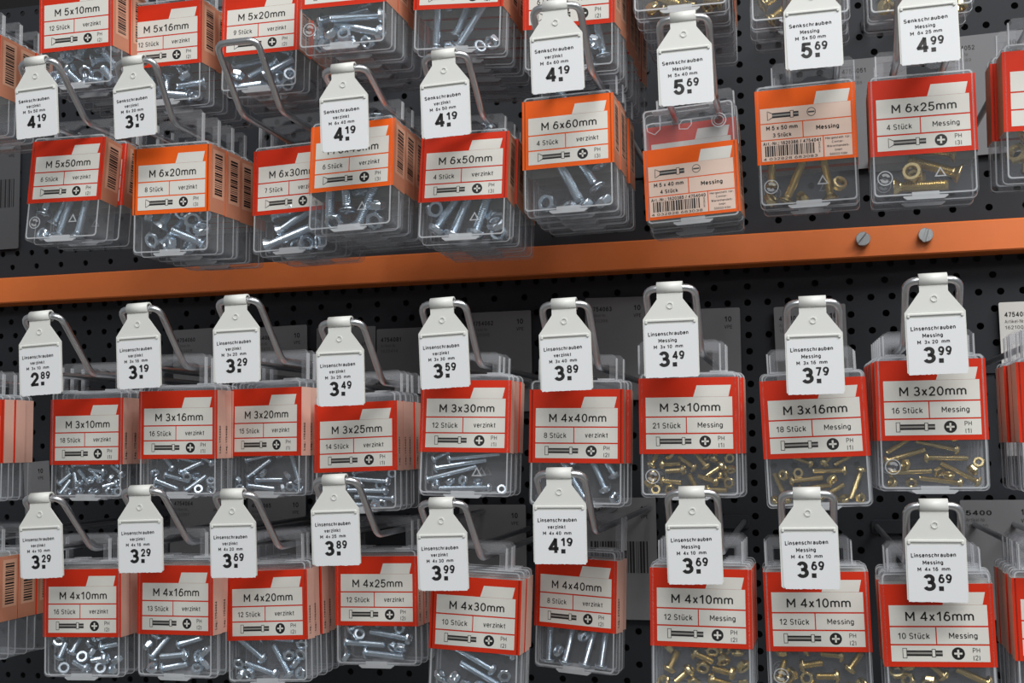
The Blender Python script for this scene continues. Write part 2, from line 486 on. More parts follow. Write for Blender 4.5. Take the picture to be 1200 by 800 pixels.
def sleeve_mesh(c):
    """a card band round the box, its printing on front and right side; origin in the middle of the front"""
    D = c['D'] + 0.3
    col = 'orange' if c['col'] == 'orange' else 'red'
    hw, hh = W / 2, H / 2
    mb = MB()
    o = [(-hw, 0), (hw, 0), (hw, D), (-hw, D)]
    i_ = [(-hw + .25, .25), (hw - .25, .25), (hw - .25, D - .25), (-hw + .25, D - .25)]
    vs = [(x, y, z) for z in (-hh, hh) for x, y in o] + [(x, y, z) for z in (-hh, hh) for x, y in i_]
    side = 'tan' if c['D'] > 14 else 'salmon'
    for i, key in enumerate((col, side, col, side)):
        j = (i + 1) % 4
        mb.add(vs, [(i, j, 4 + j, 4 + i)], key)
        mb.add(vs, [(8 + j, 8 + i, 12 + i, 12 + j), (4 + i, 4 + j, 12 + j, 12 + i), (j, i, 8 + i, 8 + j)], 'panel')
    X = lambda mm_: -hw + mm_
    Z = lambda mm_: hh - mm_
    y1, y2 = -0.08, -0.14
    if c['style'] == 'front':
        mb.flat([(X(30.4), Z(10.8)), (X(49.8), Z(10.8)), (X(51.3), Z(4.4)), (X(32.4), Z(4.4))], y1, 'panel')
        mb.rect(X(3.8), X(51.8), Z(21.4), Z(10.9), y1, 'panel')
        mb.rect(X(3.8), X(26.1), Z(30.7), Z(22.2), y1, 'panel')
        mb.rect(X(26.7), X(51.8), Z(30.7), Z(22.2), y1, 'panel')
        mb.rect(X(3.8), X(51.8), Z(39.7), Z(31.5), y1, 'panel')
        if c['name']:
            n_ = c['name']
            mb.text(n_, X(28.5), Z(16.6), 4.9, y2, 'ink', width=33.5, bold=-0.006)
            mb.text(c['count'], X(15.4), Z(26.6), 3.2, y2, 'ink', width=15.6 if len(c['count']) > 7 else 13.2, bold=-0.008)
            mb.text(c['fin'], X(39.5), Z(26.4), 3.0, y2, 'ink', width=13.8 if c['fin'] == 'Messing' else 13.2, bold=-0.008)
            bolt_drawing(mb, X(9.4), X(29.0), Z(35.4), c['head'], y2)
            cross_sign(mb, X(36.6), Z(35.5), 3.2, y2)
            mb.text('PH', X(45.4), Z(33.8), 2.5, y2, 'greyink', bold=-0.01)
            mb.text('(%d)' % c['ph'], X(45.4), Z(37.6), 2.5, y2, 'greyink', bold=-0.01)
    else:      # reverse side of a sleeve, with article number and barcode
        mb.flat([(X(32.4), Z(10.3)), (X(50.8), Z(10.3)), (X(52.4), Z(3.2)), (X(34.2), Z(3.2))], y1, 'panel')
        mb.rect(X(2.6), X(52.4), Z(18.9), Z(10.4), y1, 'blush')
        mb.rect(X(2.6), X(25.7), Z(28.3), Z(19.5), y1, 'blush')
        mb.rect(X(26.3), X(52.4), Z(28.3), Z(19.5), y1, 'blush')
        mb.rect(X(2.6), X(36.6), Z(40.6), Z(28.9), y1, 'blush')
        mb.rect(X(37.2), X(52.4), Z(40.6), Z(28.9), y1, 'blush')
        bolt_drawing(mb, X(6.5), X(24.0), Z(14.7), c['head'], y2)
        mb.flat(disc(X(31.0), Z(14.4), 2.5), y2, 'greyink'); mb.flat(disc(X(31.0), Z(14.4), 2.1), y2 - .03, 'blush')
        mb.rect(X(29.2), X(32.8), Z(14.9), Z(14.0), y2 - .06, 'greyink')
        mb.text(c['name'], X(14.4), Z(21.8), 2.5, y2, 'ink', width=17.5, bold=0.012)
        mb.text(c['count'], X(14.4), Z(26.0), 2.4, y2, 'ink', bold=0.008)
        mb.text('Messing', X(39.5), Z(23.6), 2.6, y2, 'ink', width=12.5, bold=0.014)
        mb.text(c['art'], X(19.6), Z(30.6), 2.0, y2, 'ink', width=32.0, bold=0.008)
        rnd = random.Random(c['name'])
        x = 4.6
        while x < 32.0:
            w_ = rnd.choice((0.35, 0.35, 0.7, 1.0))
            mb.rect(X(x), X(x + w_), Z(38.0), Z(31.9), y2, 'ink')
            x += w_ + rnd.choice((0.4, 0.4, 0.7))
        mb.text(c['ean'], X(18.4), Z(39.4), 1.5, y2, 'ink', width=30.0)
        mb.text('MY129429', X(34.6), Z(34.8), 1.0, y2, 'ink', rot=math.pi / 2)
        for q, t in enumerate(('Hergestellt f\u00fcr:', 'Conter-', 'Warenhandels-', 'GmbH', '50603 K\u00f6ln')):
            mb.text(t, X(44.8), Z(30.2 + 2.3 * q), 1.35, y2, 'ink', width=min(13.6, len(t) * 0.95))
    # right side of the band
    xs = hw + 0.08
    if c['D'] > 14:
        rnd = random.Random(c['name'] + 's')
        z = hh - 5.0
        mb.add([(xs, 3.0, hh - 2.5), (xs, 3.0, -hh + 9), (xs, D - 1.5, -hh + 9), (xs, D - 1.5, hh - 2.5)], [(0, 1, 2, 3)], 'tanprint')
        while z > -hh + 11:
            w_ = rnd.choice((0.45, 0.8, 1.2))
            mb.add([(xs + .05, 5.5, z), (xs + .05, 5.5, z - w_), (xs + .05, D - 4.0, z - w_), (xs + .05, D - 4.0, z)], [(0, 1, 2, 3)], 'ink')
            z -= w_ + rnd.choice((0.45, 0.7, 0.9))
    elif c.get('lag'):
        mb.text(c['lag'], 0, 0, 1.9, 0, 'ink', width=17.0, bold=0.01, put=lambda u, w: (xs, 3.2 - w, -9.5 + u))
    return mb.mesh('card_sleeve')

# ---------------------------------------------------------------- clear box
def case_mesh(D, top, bot, marks=0):
    hw = W / 2 - 0.3
    zt, zb = H / 2 + top, -H / 2 - bot
    mb = MB()
    mb.prism(rrect(-hw, hw, zb, zt, 2.6), 0.3, D, 'clear', ch=0.6)
    # lid rim: a thin frosted frame standing a little proud of the front, and the seam round the sides
    mb.ring(rrect(-hw + .9, hw - .9, zb + 1.2, zt - .5, 2.2), rrect(-hw + 1.7, hw - 1.7, zb + 2.0, zt - 1.2, 1.8), -0.0, 0.32, 'rim')
    s0 = D * 0.55
    mb.ring(rrect(-hw - .22, hw + .22, zb - .35, zt + .25, 2.7), rrect(-hw + .1, hw - .1, zb + .1, zt - .1, 2.5), s0, s0 + 0.7, 'rim')
    for x in (-17, 17):     # hinge lugs on the top edge
        mb.prism([(x - 5, zt - .1), (x + 5, zt - .1), (x + 5, zt + .9), (x - 5, zt + .9)], D * .25, D * .7, 'rim')
    zm = -H / 2 - bot * 0.52
    if marks & 1:           # recycling triangle moulded into the lid
        cxm, r = 8.0, 3.6
        P = [(cxm + r * math.cos(math.radians(a)), zm + 1 + r * math.sin(math.radians(a))) for a in (90, 210, 330)]
        Q = [(cxm + (r - 1.3) * math.cos(math.radians(a)), zm + 1 + (r - 1.3) * math.sin(math.radians(a))) for a in (90, 210, 330)]
        mb.ring(P, Q, 0.05, 0.32, 'rim')
    if marks & 2:           # round two-arrow mark
        cxm = -20.5
        mb.ring(disc(cxm, zm, 4.1, 24), disc(cxm, zm, 3.5, 24), 0.05, 0.32, 'rim')
        for s in (0, math.pi):
            arc = [(2.6, a) for a in range(10, 150, 20)]
            o_ = [(cxm + 2.7 * math.cos(math.radians(a) + s), zm + 2.7 * math.sin(math.radians(a) + s)) for _, a in arc]
            i_ = [(cxm + 1.2 * math.cos(math.radians(a + 14) + s), zm + 1.2 * math.sin(math.radians(a + 14) + s)) for _, a in arc]
            mb.flat(o_ + i_[::-1], 0.1, 'rim')
    if marks & 4:           # small outline marks moulded near the top of the lid
        zt_ = H / 2 + 13.0
        mb.ring(disc(18, zt_, 4.4, 24), disc(18, zt_, 3.7, 24), 0.05, 0.32, 'rim')
        mb.ring(disc(18, zt_, 2.9, 24), disc(18, zt_, 2.5, 24), 0.05, 0.32, 'rim')
        sh = [(-21, zt_ + 3.4), (-25, zt_ + 2.6), (-24.4, zt_ - 1.6), (-20, zt_ - 4.2), (-16.4, zt_ - 1.2), (-16.2, zt_ + 3.0)]
        mb.ring(sh, inset(sh, .6), 0.05, 0.32, 'rim')
        bx4 = [(-5.5, zt_ - 2.6), (-.5, zt_ - 3.2), (2.2, zt_ - .6), (2.2, zt_ + 2.6), (-3, zt_ + 3.0), (-5.5, zt_ + .4)]
        mb.ring(bx4, inset(bx4, .5), 0.05, 0.32, 'rim')
    return mb.mesh('case')

def latch_mesh(D, bot):
    zb = -H / 2 - bot
    mb = MB()
    mb.prism([(-9.5, zb - 1.5), (9.5, zb - 1.5), (11.5, zb - .1), (11.5, zb + .5), (7, zb + .6), (7, zb + 2.6), (-7, zb + 2.6), (-7, zb + .6), (-11.5, zb + .5), (-11.5, zb - .1)], -0.75, 0.28, 'rim')
    mb.prism([(-9.0, zb - 1.4), (9.0, zb - 1.4), (10.5, zb - .4), (-10.5, zb - .4)], 0.3, D * .5, 'clear')
    return mb.mesh('latch')

def tab_mesh(D, top, arm, dx):
    """hanging tab: two posts and a bar over the hook's arms"""
    zt = H / 2 + top
    ht = max(arm + 2.3, zt + 4.0)
    zz = ht + 6.0
    y0, y1 = D * .5 - .8, D * .5 + .8
    mb = MB()
    mb.prism([(dx - 23, zt - .3), (dx - 18.6, zt - .3), (dx - 18.6, ht), (dx - 23, ht)], y0, y1, 'fog')
    mb.prism([(dx + 18.6, zt - .3), (dx + 23, zt - .3), (dx + 23, ht), (dx + 18.6, ht)], y0, y1, 'fog')
    bar = [(-23, ht), (-8, ht), (-4, ht + 2.6), (4, ht + 2.6), (8, ht), (23, ht), (23, zz - 2.4), (20.6, zz), (-20.6, zz), (-23, zz - 2.4)]
    mb.prism([(dx + a, b) for a, b in bar], y0, y1, 'fog')
    for a, b in ((-23.2, -22.4), (22.4, 23.2)):
        mb.prism([(dx + a, zt - .3), (dx + b, zt - .3), (dx + b, zz - 2.4), (dx + a, zz - 2.4)], y0 - .5, y1 + .5, 'rim')
    return mb.mesh('hanger_tab')

# ---------------------------------------------------------------- screws and nuts
_hard = {}
def screw_mesh(d, L, head, fin):
    key = ('s', d, L, head, fin)
    if key in _hard: return _hard[key]
    r = d / 2
    k = d * (0.68 if head == 'pan' else 0.55)
    Rh = d * (0.98 if head == 'pan' else 0.92)
    n = 16
    if head == 'pan':
        prof = [(-k, .22 * Rh), (-k * .98, .42 * Rh), (-k * .86, .72 * Rh), (-k * .5, .95 * Rh), (-k * .1, Rh), (0, Rh * .97), (0, r)]
    else:
        prof = [(-k, .22 * Rh), (-k, .42 * Rh), (-k, .80 * Rh), (-k * .97, Rh), (-k * .85, Rh), (0, r)]
    p = max(0.8, d * 0.2)
    x = 0.0
    while x < L - p:
        prof += [(x + p * .5, r), (x + p, r * .84)]
        x += p
    prof += [(L - .3, r * .9), (L, r * .7)]
    vs = [(-k * (.62), 0, 0)]
    for q, (px_, pr_) in enumerate(prof):
        for i in range(n):
            a = 2 * math.pi * i / n
            xx = px_
            if q < 2 and i % 4 == 0: xx += k * .42
            if q == 0: xx += k * .25
            vs.append((xx, pr_ * math.cos(a), pr_ * math.sin(a)))
    fs = [(0, 1 + (i + 1) % n, 1 + i) for i in range(n)]
    for q in range(len(prof) - 1):
        for i in range(n):
            j = (i + 1) % n
            fs.append((1 + q * n + i, 1 + q * n + j, 1 + (q + 1) * n + j, 1 + (q + 1) * n + i))
    fs.append(tuple(1 + (len(prof) - 1) * n + i for i in range(n)))
    mb = MB(); mb.add(vs, fs, fin)
    _hard[key] = mb.mesh('machine_screw')
    return _hard[key]

def nut_mesh(d, fin):
    key = ('n', d, fin)
    if key in _hard: return _hard[key]
    s = {3: 5.5, 4: 7.0, 5: 8.0, 6: 10.0}[d] / 2
    h = d * .8
    n = 12
    def ring(x, kind):
        out = []
        for i in range(n):
            a = 2 * math.pi * i / n
            rr = {'hex': s if i % 2 else s / math.cos(math.pi / 6), 'ch': s * .96, 'in': d / 2 * .93, 'in0': d / 2 * 1.08}[kind]
            out.append((x, rr * math.cos(a), rr * math.sin(a)))
        return out
    seq = [ring(-h / 2 + .2 * h, 'hex'), ring(h / 2 - .2 * h, 'hex'), ring(h / 2, 'ch'), ring(h / 2, 'in0'), ring(h / 2 - .15 * h, 'in'), ring(-h / 2 + .15 * h, 'in'), ring(-h / 2, 'in0'), ring(-h / 2, 'ch')]
    vs = [v for q in seq for v in q]
    fs = []
    m_ = len(seq)
    for q in range(m_):
        for i in range(n):
            j = (i + 1) % n
            a, b = q * n, ((q + 1) % m_) * n
            fs.append((a + i, a + j, b + j, b + i))
    mb = MB(); mb.add(vs, fs, fin)
    _hard[key] = mb.mesh('hex_nut')
    return _hard[key]

def seg_dist(p0, p1, Q0, Q1):
    """least distance from segment p0-p1 to each segment Q0[i]-Q1[i], by sampling"""
    t = np.linspace(0, 1, 9)
    A = p0[None] + t[:, None] * (p1 - p0)[None]
    d = Q1 - Q0
    L2 = np.maximum((d * d).sum(1), 1e-9)
    u = np.clip(((A[:, None] - Q0[None]) * d[None]).sum(2) / L2[None], 0, 1)
    C_ = Q0[None] + u[..., None] * d[None]
    return np.sqrt(((A[:, None] - C_) ** 2).sum(2)).min(0)

def fill(c, rnd):
    """screws and nuts poured into the box: each comes to rest at the lowest free place found"""
    d, L = c['d'], c['L']
    hw = W / 2 - 1.3
    zb = -H / 2 - c['bot'] + 1.0
    ztop = H / 2 - 3
    ya, yb = 1.2, c['D'] - 0.9
    Rh = d * 0.98; k = d * .68
    items = ['s'] * c['ns'] + ['n'] * c['nn']
    rnd.shuffle(items)
    Q0, Q1, QR, out = [], [], [], []
    for it in items:
        best = None
        for _ in range(7):
            if it == 's':
                lim = 90
                a = math.radians(rnd.uniform(-70, 70) if L < 24 else rnd.uniform(-28, 28)) if L <= 32 else math.radians(rnd.choice((90, 90, -90)) + rnd.uniform(-32, 32))
                if L <= 32 and rnd.random() < .5: a += math.pi
                if L <= 32 and rnd.random() < .12: a = math.radians(rnd.choice((90, -90)) + rnd.uniform(-20, 20))
                dirv = np.array([math.cos(a), 0, math.sin(a)])
                ym = (ya + yb) / 2
                y0 = rnd.uniform(ya + Rh * .95, yb - Rh * .95) if yb - ya > 2 * Rh else ym
                y1 = rnd.uniform(ya + d / 2, yb - d / 2)
                hor = math.sqrt(max(1 - ((y1 - y0) / L) ** 2, .2))
                vec = np.array([dirv[0] * L * hor, y1 - y0, dirv[2] * L * hor])
                ext_x = (min(0, vec[0]) - Rh, max(0, vec[0]) + Rh)
                if ext_x[1] - ext_x[0] > 2 * hw: continue
                x = rnd.uniform(-hw - ext_x[0], hw - ext_x[1])
                zlo = zb - (min(0, vec[2]) - Rh)
                if zlo + max(0, vec[2]) + Rh > ztop + 3: continue
                segs = [(np.zeros(3), vec, d / 2), (-vec / L * k * .55, -vec / L * k * .1, Rh * .9)]
                start = np.array([x, y0, zlo])
            else:
                s = {3: 3.1, 4: 3.9, 5: 4.5, 6: 5.6}[d]
                y0 = rnd.uniform(ya + d * .45, yb - d * .45)
                start = np.array([rnd.uniform(-hw + s, hw - s), y0, zb + s])
                vec = np.array([rnd.uniform(-.7, .7), rnd.choice((-1, 1)) * rnd.uniform(.15, 1), rnd.uniform(-.8, .8)])
                vec /= np.linalg.norm(vec)
                segs = [(-vec * .1, vec * .1, s * .82)]
            z = 0.0
            while z < 30:
                off = start + np.array([0, 0, z])
                ok = True
                if Q0:
                    q0, q1, qr = np.array(Q0), np.array(Q1), np.array(QR)
                    for a0, a1, r in segs:
                        if ((seg_dist(a0 + off, a1 + off, q0, q1) - qr - r) < -0.05).any():
                            ok = False; break
                if ok: break
                z += 0.8
            if z >= 30: continue
            score = off[2] + (max(vec[2], 0) * .3 if it == 's' else 0)
            if best is None or score < best[0]:
                best = (score, off, vec, segs)
        if best is None: continue
        _, off, vec, segs = best
        for a0, a1, r in segs:
            Q0.append(a0 + off); Q1.append(a1 + off); QR.append(r)
        dv = Vector(vec).normalized()
        m_ = Matrix.Translation(Vector(off) * MM) @ dv.to_track_quat('X', 'Z').to_matrix().to_4x4() @ Matrix.Rotation(rnd.uniform(0, 6.28), 4, 'X')
        out.append((it, m_))
    return out

def pose(t):
    return Matrix.Translation((t[0] * MM, t[1] * MM, t[2] * MM)) @ Matrix.Rotation(math.radians(t[3]), 4, 'Z') @ Matrix.Rotation(math.radians(t[4]), 4, 'X') @ Matrix.Rotation(math.radians(t[5]), 4, 'Y')

# ---------------------------------------------------------------- where things stand: x, y, z in mm and turn, lean, tilt in degrees
BOX_AT = {
    'A1':(-450.9,-249.0,1732.7,-0.5,1.9,0.5),
    'A2':(-401.7,-222.6,1725.3,-0.8,1.4,0.7),
    'A3':(-333.8,-220.0,1727.4,-0.2,-2.2,0.5),
    'A4':(-251.6,-278.9,1728.6,-0.7,0.0,1.4),
    'A5':(-186.3,-259.9,1727.3,0.2,3.3,3.6),
    'A6':(-123.1,-249.7,1713.2,-3.3,4.0,2.1),
    'B1':(-459.2,-244.4,1632.8,-0.8,-5.0,1.2),
    'B2':(-379.3,-250.6,1619.3,-2.0,1.1,1.2),
    'B3':(-308.8,-226.9,1619.4,-5.7,-2.2,0.0),
    'B4':(-257.8,-251.5,1625.0,-3.0,-6.7,-0.7),
    'B5':(-191.7,-236.9,1616.5,-0.1,-8.7,0.6),
    'B6':(-127.9,-236.5,1632.9,-2.2,-4.0,-0.5),
    'B7':(-57.7,-224.1,1601.3,-4.6,-2.3,-1.7),
    'B8':(8.0,-228.6,1628.0,-2.2,4.5,-0.2),
    'B9':(69.4,-240.3,1624.5,-1.0,0.0,0.4),
    'C1':(-448.2,-234.2,1462.9,-3.0,0.4,0.2),
    'C2':(-377.9,-242.5,1465.8,-1.2,1.0,0.5),
    'C3':(-326.8,-225.6,1466.7,-11.3,-0.6,0.1),
    'C4':(-267.0,-224.1,1456.3,-2.0,-3.2,-1.3),
    'C5':(-192.3,-238.5,1467.1,1.4,-4.3,1.5),
    'C6':(-126.6,-236.2,1460.0,0.2,-2.5,1.3),
    'C7':(-61.6,-242.2,1464.4,0.1,-0.5,0.6),
    'C8':(5.9,-246.8,1461.5,-0.2,-0.4,-1.3),
    'C9':(66.1,-246.5,1469.8,-0.5,0.6,0.2),
    'D1':(-447.5,-237.1,1354.5,1.4,-0.3,-1.0),
    'D2':(-382.8,-235.7,1357.3,-4.7,-0.9,-0.9),
    'D3':(-327.3,-221.7,1353.2,-1.5,-3.1,-2.6),
    'D4':(-260.9,-206.4,1360.9,-2.0,-1.8,-0.9),
    'D5':(-189.4,-233.4,1351.7,-1.0,-1.1,2.7),
    'D6':(-137.5,-194.6,1359.5,-15.6,-1.7,1.7),
    'D7':(-58.1,-243.3,1359.3,0.1,-1.2,0.8),
    'D8':(3.7,-237.1,1357.5,1.7,0.0,-0.7),
    'D9':(63.6,-251.3,1353.7,0.9,2.4,-1.1),
    'A7': (-59.5, -238.0, 1745.0, 0, 1, 0.5), 'A8': (7.3, -238.0, 1732.0, 0, 0, 0), 'A9': (71.7, -240.0, 1729.0, 0, 0, 0),
    'B10': (136.3, -252.0, 1630.0, -0.5, 3.5, 0.8), 'C10': (138.0, -235.0, 1467.8, 0, 0, 0), 'D10': (130.0, -236.0, 1355.3, 0, 0, 0),
    'A0': (-546.5, -235.0, 1712.0, 0, 0, 0), 'C0': (-544.5, -225.0, 1464.5, 0, 0, 0), 'D0': (-541.5, -230.0, 1361.0, 0, 0, 0),
}
TAG_AT = {
    'B1':(-453.7,-286.6,1695.5,0.8,1.8,-2.0),
    'B2':(-393.7,-273.6,1694.1,-1.1,1.7,-2.0),
    'B4':(-248.3,-288.9,1670.1,0.8,1.3,-1.0),
    'B5':(-191.2,-278.1,1676.2,-0.4,0.9,-1.3),
    'B6':(-122.5,-293.8,1691.4,-0.4,1.6,-0.8),
    'B7':(-54.2,-285.4,1680.6,0.1,0.5,-0.7),
    'B8':(12.9,-283.0,1694.7,-0.0,0.6,-0.1),
    'B9':(70.5,-277.4,1693.2,-0.9,-0.8,-0.2),
    'C1':(-449.5,-283.2,1536.3,0.3,0.4,-2.3),
    'C2':(-386.3,-276.9,1538.9,0.5,1.3,-1.5),
    'C3':(-318.9,-281.5,1540.2,1.4,0.8,-1.0),
    'C4':(-257.0,-274.2,1525.4,-0.3,1.0,-0.6),
    'C5':(-196.2,-271.0,1534.0,-0.8,0.8,-1.8),
    'C6':(-125.9,-269.7,1530.6,-0.6,0.2,-1.0),
    'C7':(-66.6,-275.8,1535.9,-0.1,0.1,0.0),
    'C8':(7.2,-273.3,1525.0,-0.3,0.1,-0.0),
    'C9':(66.8,-276.4,1533.4,-0.1,0.6,-0.4),
    'D1':(-453.8,-273.6,1425.6,1.2,0.9,-2.5),
    'D2':(-385.8,-272.8,1429.6,1.3,0.8,-1.3),
    'D3':(-326.4,-270.5,1427.1,0.0,0.7,-1.3),
    'D4':(-261.2,-273.2,1434.9,0.0,0.5,-1.7),
    'D5':(-198.3,-269.6,1421.4,0.1,-0.2,-1.3),
    'D6':(-129.1,-276.1,1437.3,0.1,-0.3,-0.0),
    'D7':(-58.9,-267.7,1426.4,0.1,0.2,-0.9),
    'D8':(0.6,-274.7,1425.7,0.1,0.1,-0.4),
    'D9':(62.8,-267.7,1419.1,0.2,0.6,0.1),
}
Z_, B_ = ('verzinkt', 'zinc', 'zinc-plated'), ('Messing', 'brass', 'brass')
#        name          count       finish  PH  colour   style   head  d  L  screws nuts top  bot  behind tag-price
SPEC = {
 'A1': ('M 5x10mm', '12 St\u00fcck', Z_, 2, 'red', 'front', 'csk', 5, 10, 9, 9, 2.5, 24.5, 3, None),
 'A2': ('M 5x16mm', '12 St\u00fcck', Z_, 2, 'red', 'front', 'csk', 5, 16, 9, 8, 2.5, 25.0, 3, None),
 'A3': ('M 5x20mm', '9 St\u00fcck', Z_, 2, 'red', 'front', 'csk', 5, 20, 8, 7, 2.5, 24.5, 2, None),
 'A4': ('M 5x25mm', '7 St\u00fcck', Z_, 2, 'red', 'front', 'pan', 5, 30, 7, 8, 2.5, 24.5, 4, None),
 'A5': ('M 5x30mm', '6 St\u00fcck', Z_, 2, 'red', 'front', 'csk', 5, 34, 7, 3, 2.5, 25.0, 5, None),
 'A6': ('M 5x40mm', '6 St\u00fcck', Z_, 2, 'red', 'front', 'csk', 5, 38, 5, 3, 2.5, 25.0, 6, None),
 'A7': ('', '', B_, 2, 'red', 'front', 'csk', 5, 20, 7, 5, 2.5, 24.5, 5, None),
 'A8': ('', '', B_, 2, 'red', 'front', 'csk', 5, 20, 7, 5, 2.5, 24.5, 2, None),
 'A9': ('', '', B_, 2, 'red', 'front', 'csk', 5, 20, 7, 5, 2.5, 24.5, 1, None),
 'A0': ('', '', Z_, 2, 'red', 'front', 'csk', 5, 20, 0, 0, 2.5, 24.5, 2, None),
 'B1': ('M 5x50mm', '6 St\u00fcck', Z_, 2, 'red', 'front', 'csk', 5, 50, 5, 2, 2.5, 25.0, 1, '4.19'),
 'B2': ('M 6x20mm', '8 St\u00fcck', Z_, 3, 'orange', 'front', 'csk', 6, 20, 7, 8, 2.5, 25.4, 3, '3.19'),
 'B3': ('M 6x30mm', '7 St\u00fcck', Z_, 3, 'red', 'front', 'csk', 6, 30, 5, 5, 2.5, 25.0, 2, None),
 'B4': ('M 6x40mm', '6 St\u00fcck', Z_, 3, 'orange', 'front', 'csk', 6, 40, 6, 4, 2.5, 24.5, 3, '4.19'),
 'B5': ('M 6x50mm', '4 St\u00fcck', Z_, 3, 'red', 'front', 'pan', 6, 50, 5, 4, 2.5, 23.5, 3, '4.19'),
 'B6': ('M 6x60mm', '4 St\u00fcck', Z_, 3, 'orange', 'front', 'csk', 6, 56, 5, 4, 2.5, 26.5, 3, '4.19'),
 'B7': ('M 5 x 40 mm', '4 St\u00fcck', B_, 2, 'orange', 'back', 'csk', 5, 40, 0, 0, 24.5, 3.2, 1, '5.69'),
 'B8': ('M 5 x 50 mm', '3 St\u00fcck', B_, 2, 'orange', 'back', 'csk', 5, 50, 3, 3, 2.5, 24.5, 1, '5.69'),
 'B9': ('M 6x25mm', '4 St\u00fcck', B_, 3, 'red', 'front', 'csk', 6, 25, 3, 2, 2.5, 23.5, 1, '4.99'),
 'B10': ('', '', B_, 3, 'red', 'front', 'csk', 6, 30, 3, 3, 4.0, 26.0, 1, None),
 'C1': ('M 3x10mm', '18 St\u00fcck', Z_, 1, 'red', 'front', 'pan', 3, 10, 18, 12, 5.0, 21.5, 2, '2.89'),
 'C2': ('M 3x16mm', '16 St\u00fcck', Z_, 1, 'red', 'front', 'pan', 3, 16, 14, 8, 3.5, 23.0, 2, '3.19'),
 'C3': ('M 3x20mm', '15 St\u00fcck', Z_, 1, 'red', 'front', 'pan', 3, 20, 13, 7, 5.0, 24.5, 3, '3.29'),
 'C4': ('M 3x25mm', '14 St\u00fcck', Z_, 1, 'red', 'front', 'pan', 3, 25, 11, 7, 6.0, 24.0, 3, '3.49'),
 'C5': ('M 3x30mm', '12 St\u00fcck', Z_, 1, 'red', 'front', 'pan', 3, 30, 10, 5, 4.0, 25.0, 2, '3.59'),
 'C6': ('M 4x40mm', '8 St\u00fcck', Z_, 2, 'red', 'front', 'pan', 4, 40, 6, 4, 5.5, 24.4, 1, '3.89'),
 'C7': ('M 3x10mm', '21 St\u00fcck', B_, 1, 'red', 'front', 'pan', 3, 10, 19, 13, 3.0, 24.0, 2, '3.49'),
 'C8': ('M 3x16mm', '18 St\u00fcck', B_, 1, 'red', 'front', 'pan', 3, 16, 15, 9, 4.0, 26.5, 1, '3.79'),
 'C9': ('M 3x20mm', '16 St\u00fcck', B_, 1, 'red', 'front', 'pan', 3, 20, 13, 7, 2.5, 26.5, 5, '3.99'),
 'C10': ('', '', B_, 1, 'red', 'front', 'pan', 3, 25, 4, 3, 2.5, 26.0, 5, None),
 'C0': ('', '', Z_, 1, 'red', 'front', 'pan', 3, 10, 0, 0, 3.0, 25.0, 2, None),
 'D1': ('M 4x10mm', '16 St\u00fcck', Z_, 2, 'red', 'front', 'pan', 4, 10, 15, 12, 4.5, 25.0, 2, '3.29'),
 'D2': ('M 4x16mm', '13 St\u00fcck', Z_, 2, 'red', 'front', 'pan', 4, 16, 12, 8, 4.5, 26.0, 2, '3.29'),
 'D3': ('M 4x20mm', '12 St\u00fcck', Z_, 2, 'red', 'front', 'pan', 4, 20, 11, 8, 5.0, 25.5, 5, '3.69'),
 'D4': ('M 4x25mm', '12 St\u00fcck', Z_, 2, 'red', 'front', 'pan', 4, 25, 10, 6, 4.0, 24.0, 2, '3.89'),
 'D5': ('M 4x30mm', '10 St\u00fcck', Z_, 2, 'red', 'front', 'pan', 4, 30, 9, 6, 4.5, 25.0, 2, '3.99'),
 'D6': ('M 4x40mm', '8 St\u00fcck', Z_, 2, 'red', 'front', 'pan', 4, 40, 8, 3, 5.5, 24.5, 1, '4.19'),
 'D7': ('M 4x10mm', '12 St\u00fcck', B_, 2, 'red', 'front', 'pan', 4, 10, 14, 11, 3.0, 25.0, 3, '3.69'),
 'D8': ('M 4x10mm', '12 St\u00fcck', B_, 2, 'red', 'front', 'pan', 4, 10, 14, 11, 3.0, 25.0, 2, '3.69'),
 'D9': ('M 4x16mm', '10 St\u00fcck', B_, 2, 'red', 'front', 'pan', 4, 16, 11, 9, 6.0, 24.0, 3, '3.69'),
 'D10': ('', '', B_, 2, 'red', 'front', 'pan', 4, 20, 3, 3, 4.0, 25.0, 5, None),
 'D0': ('', '', Z_, 2, 'red', 'front', 'csk', 5, 20, 0, 0, 3.0, 25.0, 2, None),
}
LAG = {'C1': '1754080', 'C2': '1754080', 'C3': '1754060', 'C4': '1754061', 'D2': '1754064', 'D3': '1754066', 'D4': '1754067', 'D6': '4754087'}
TAGSIZE = {'B7': 'M  5x 40 mm', 'B8': 'M  5x 50 mm', 'C6': 'M  3x 40  mm'}
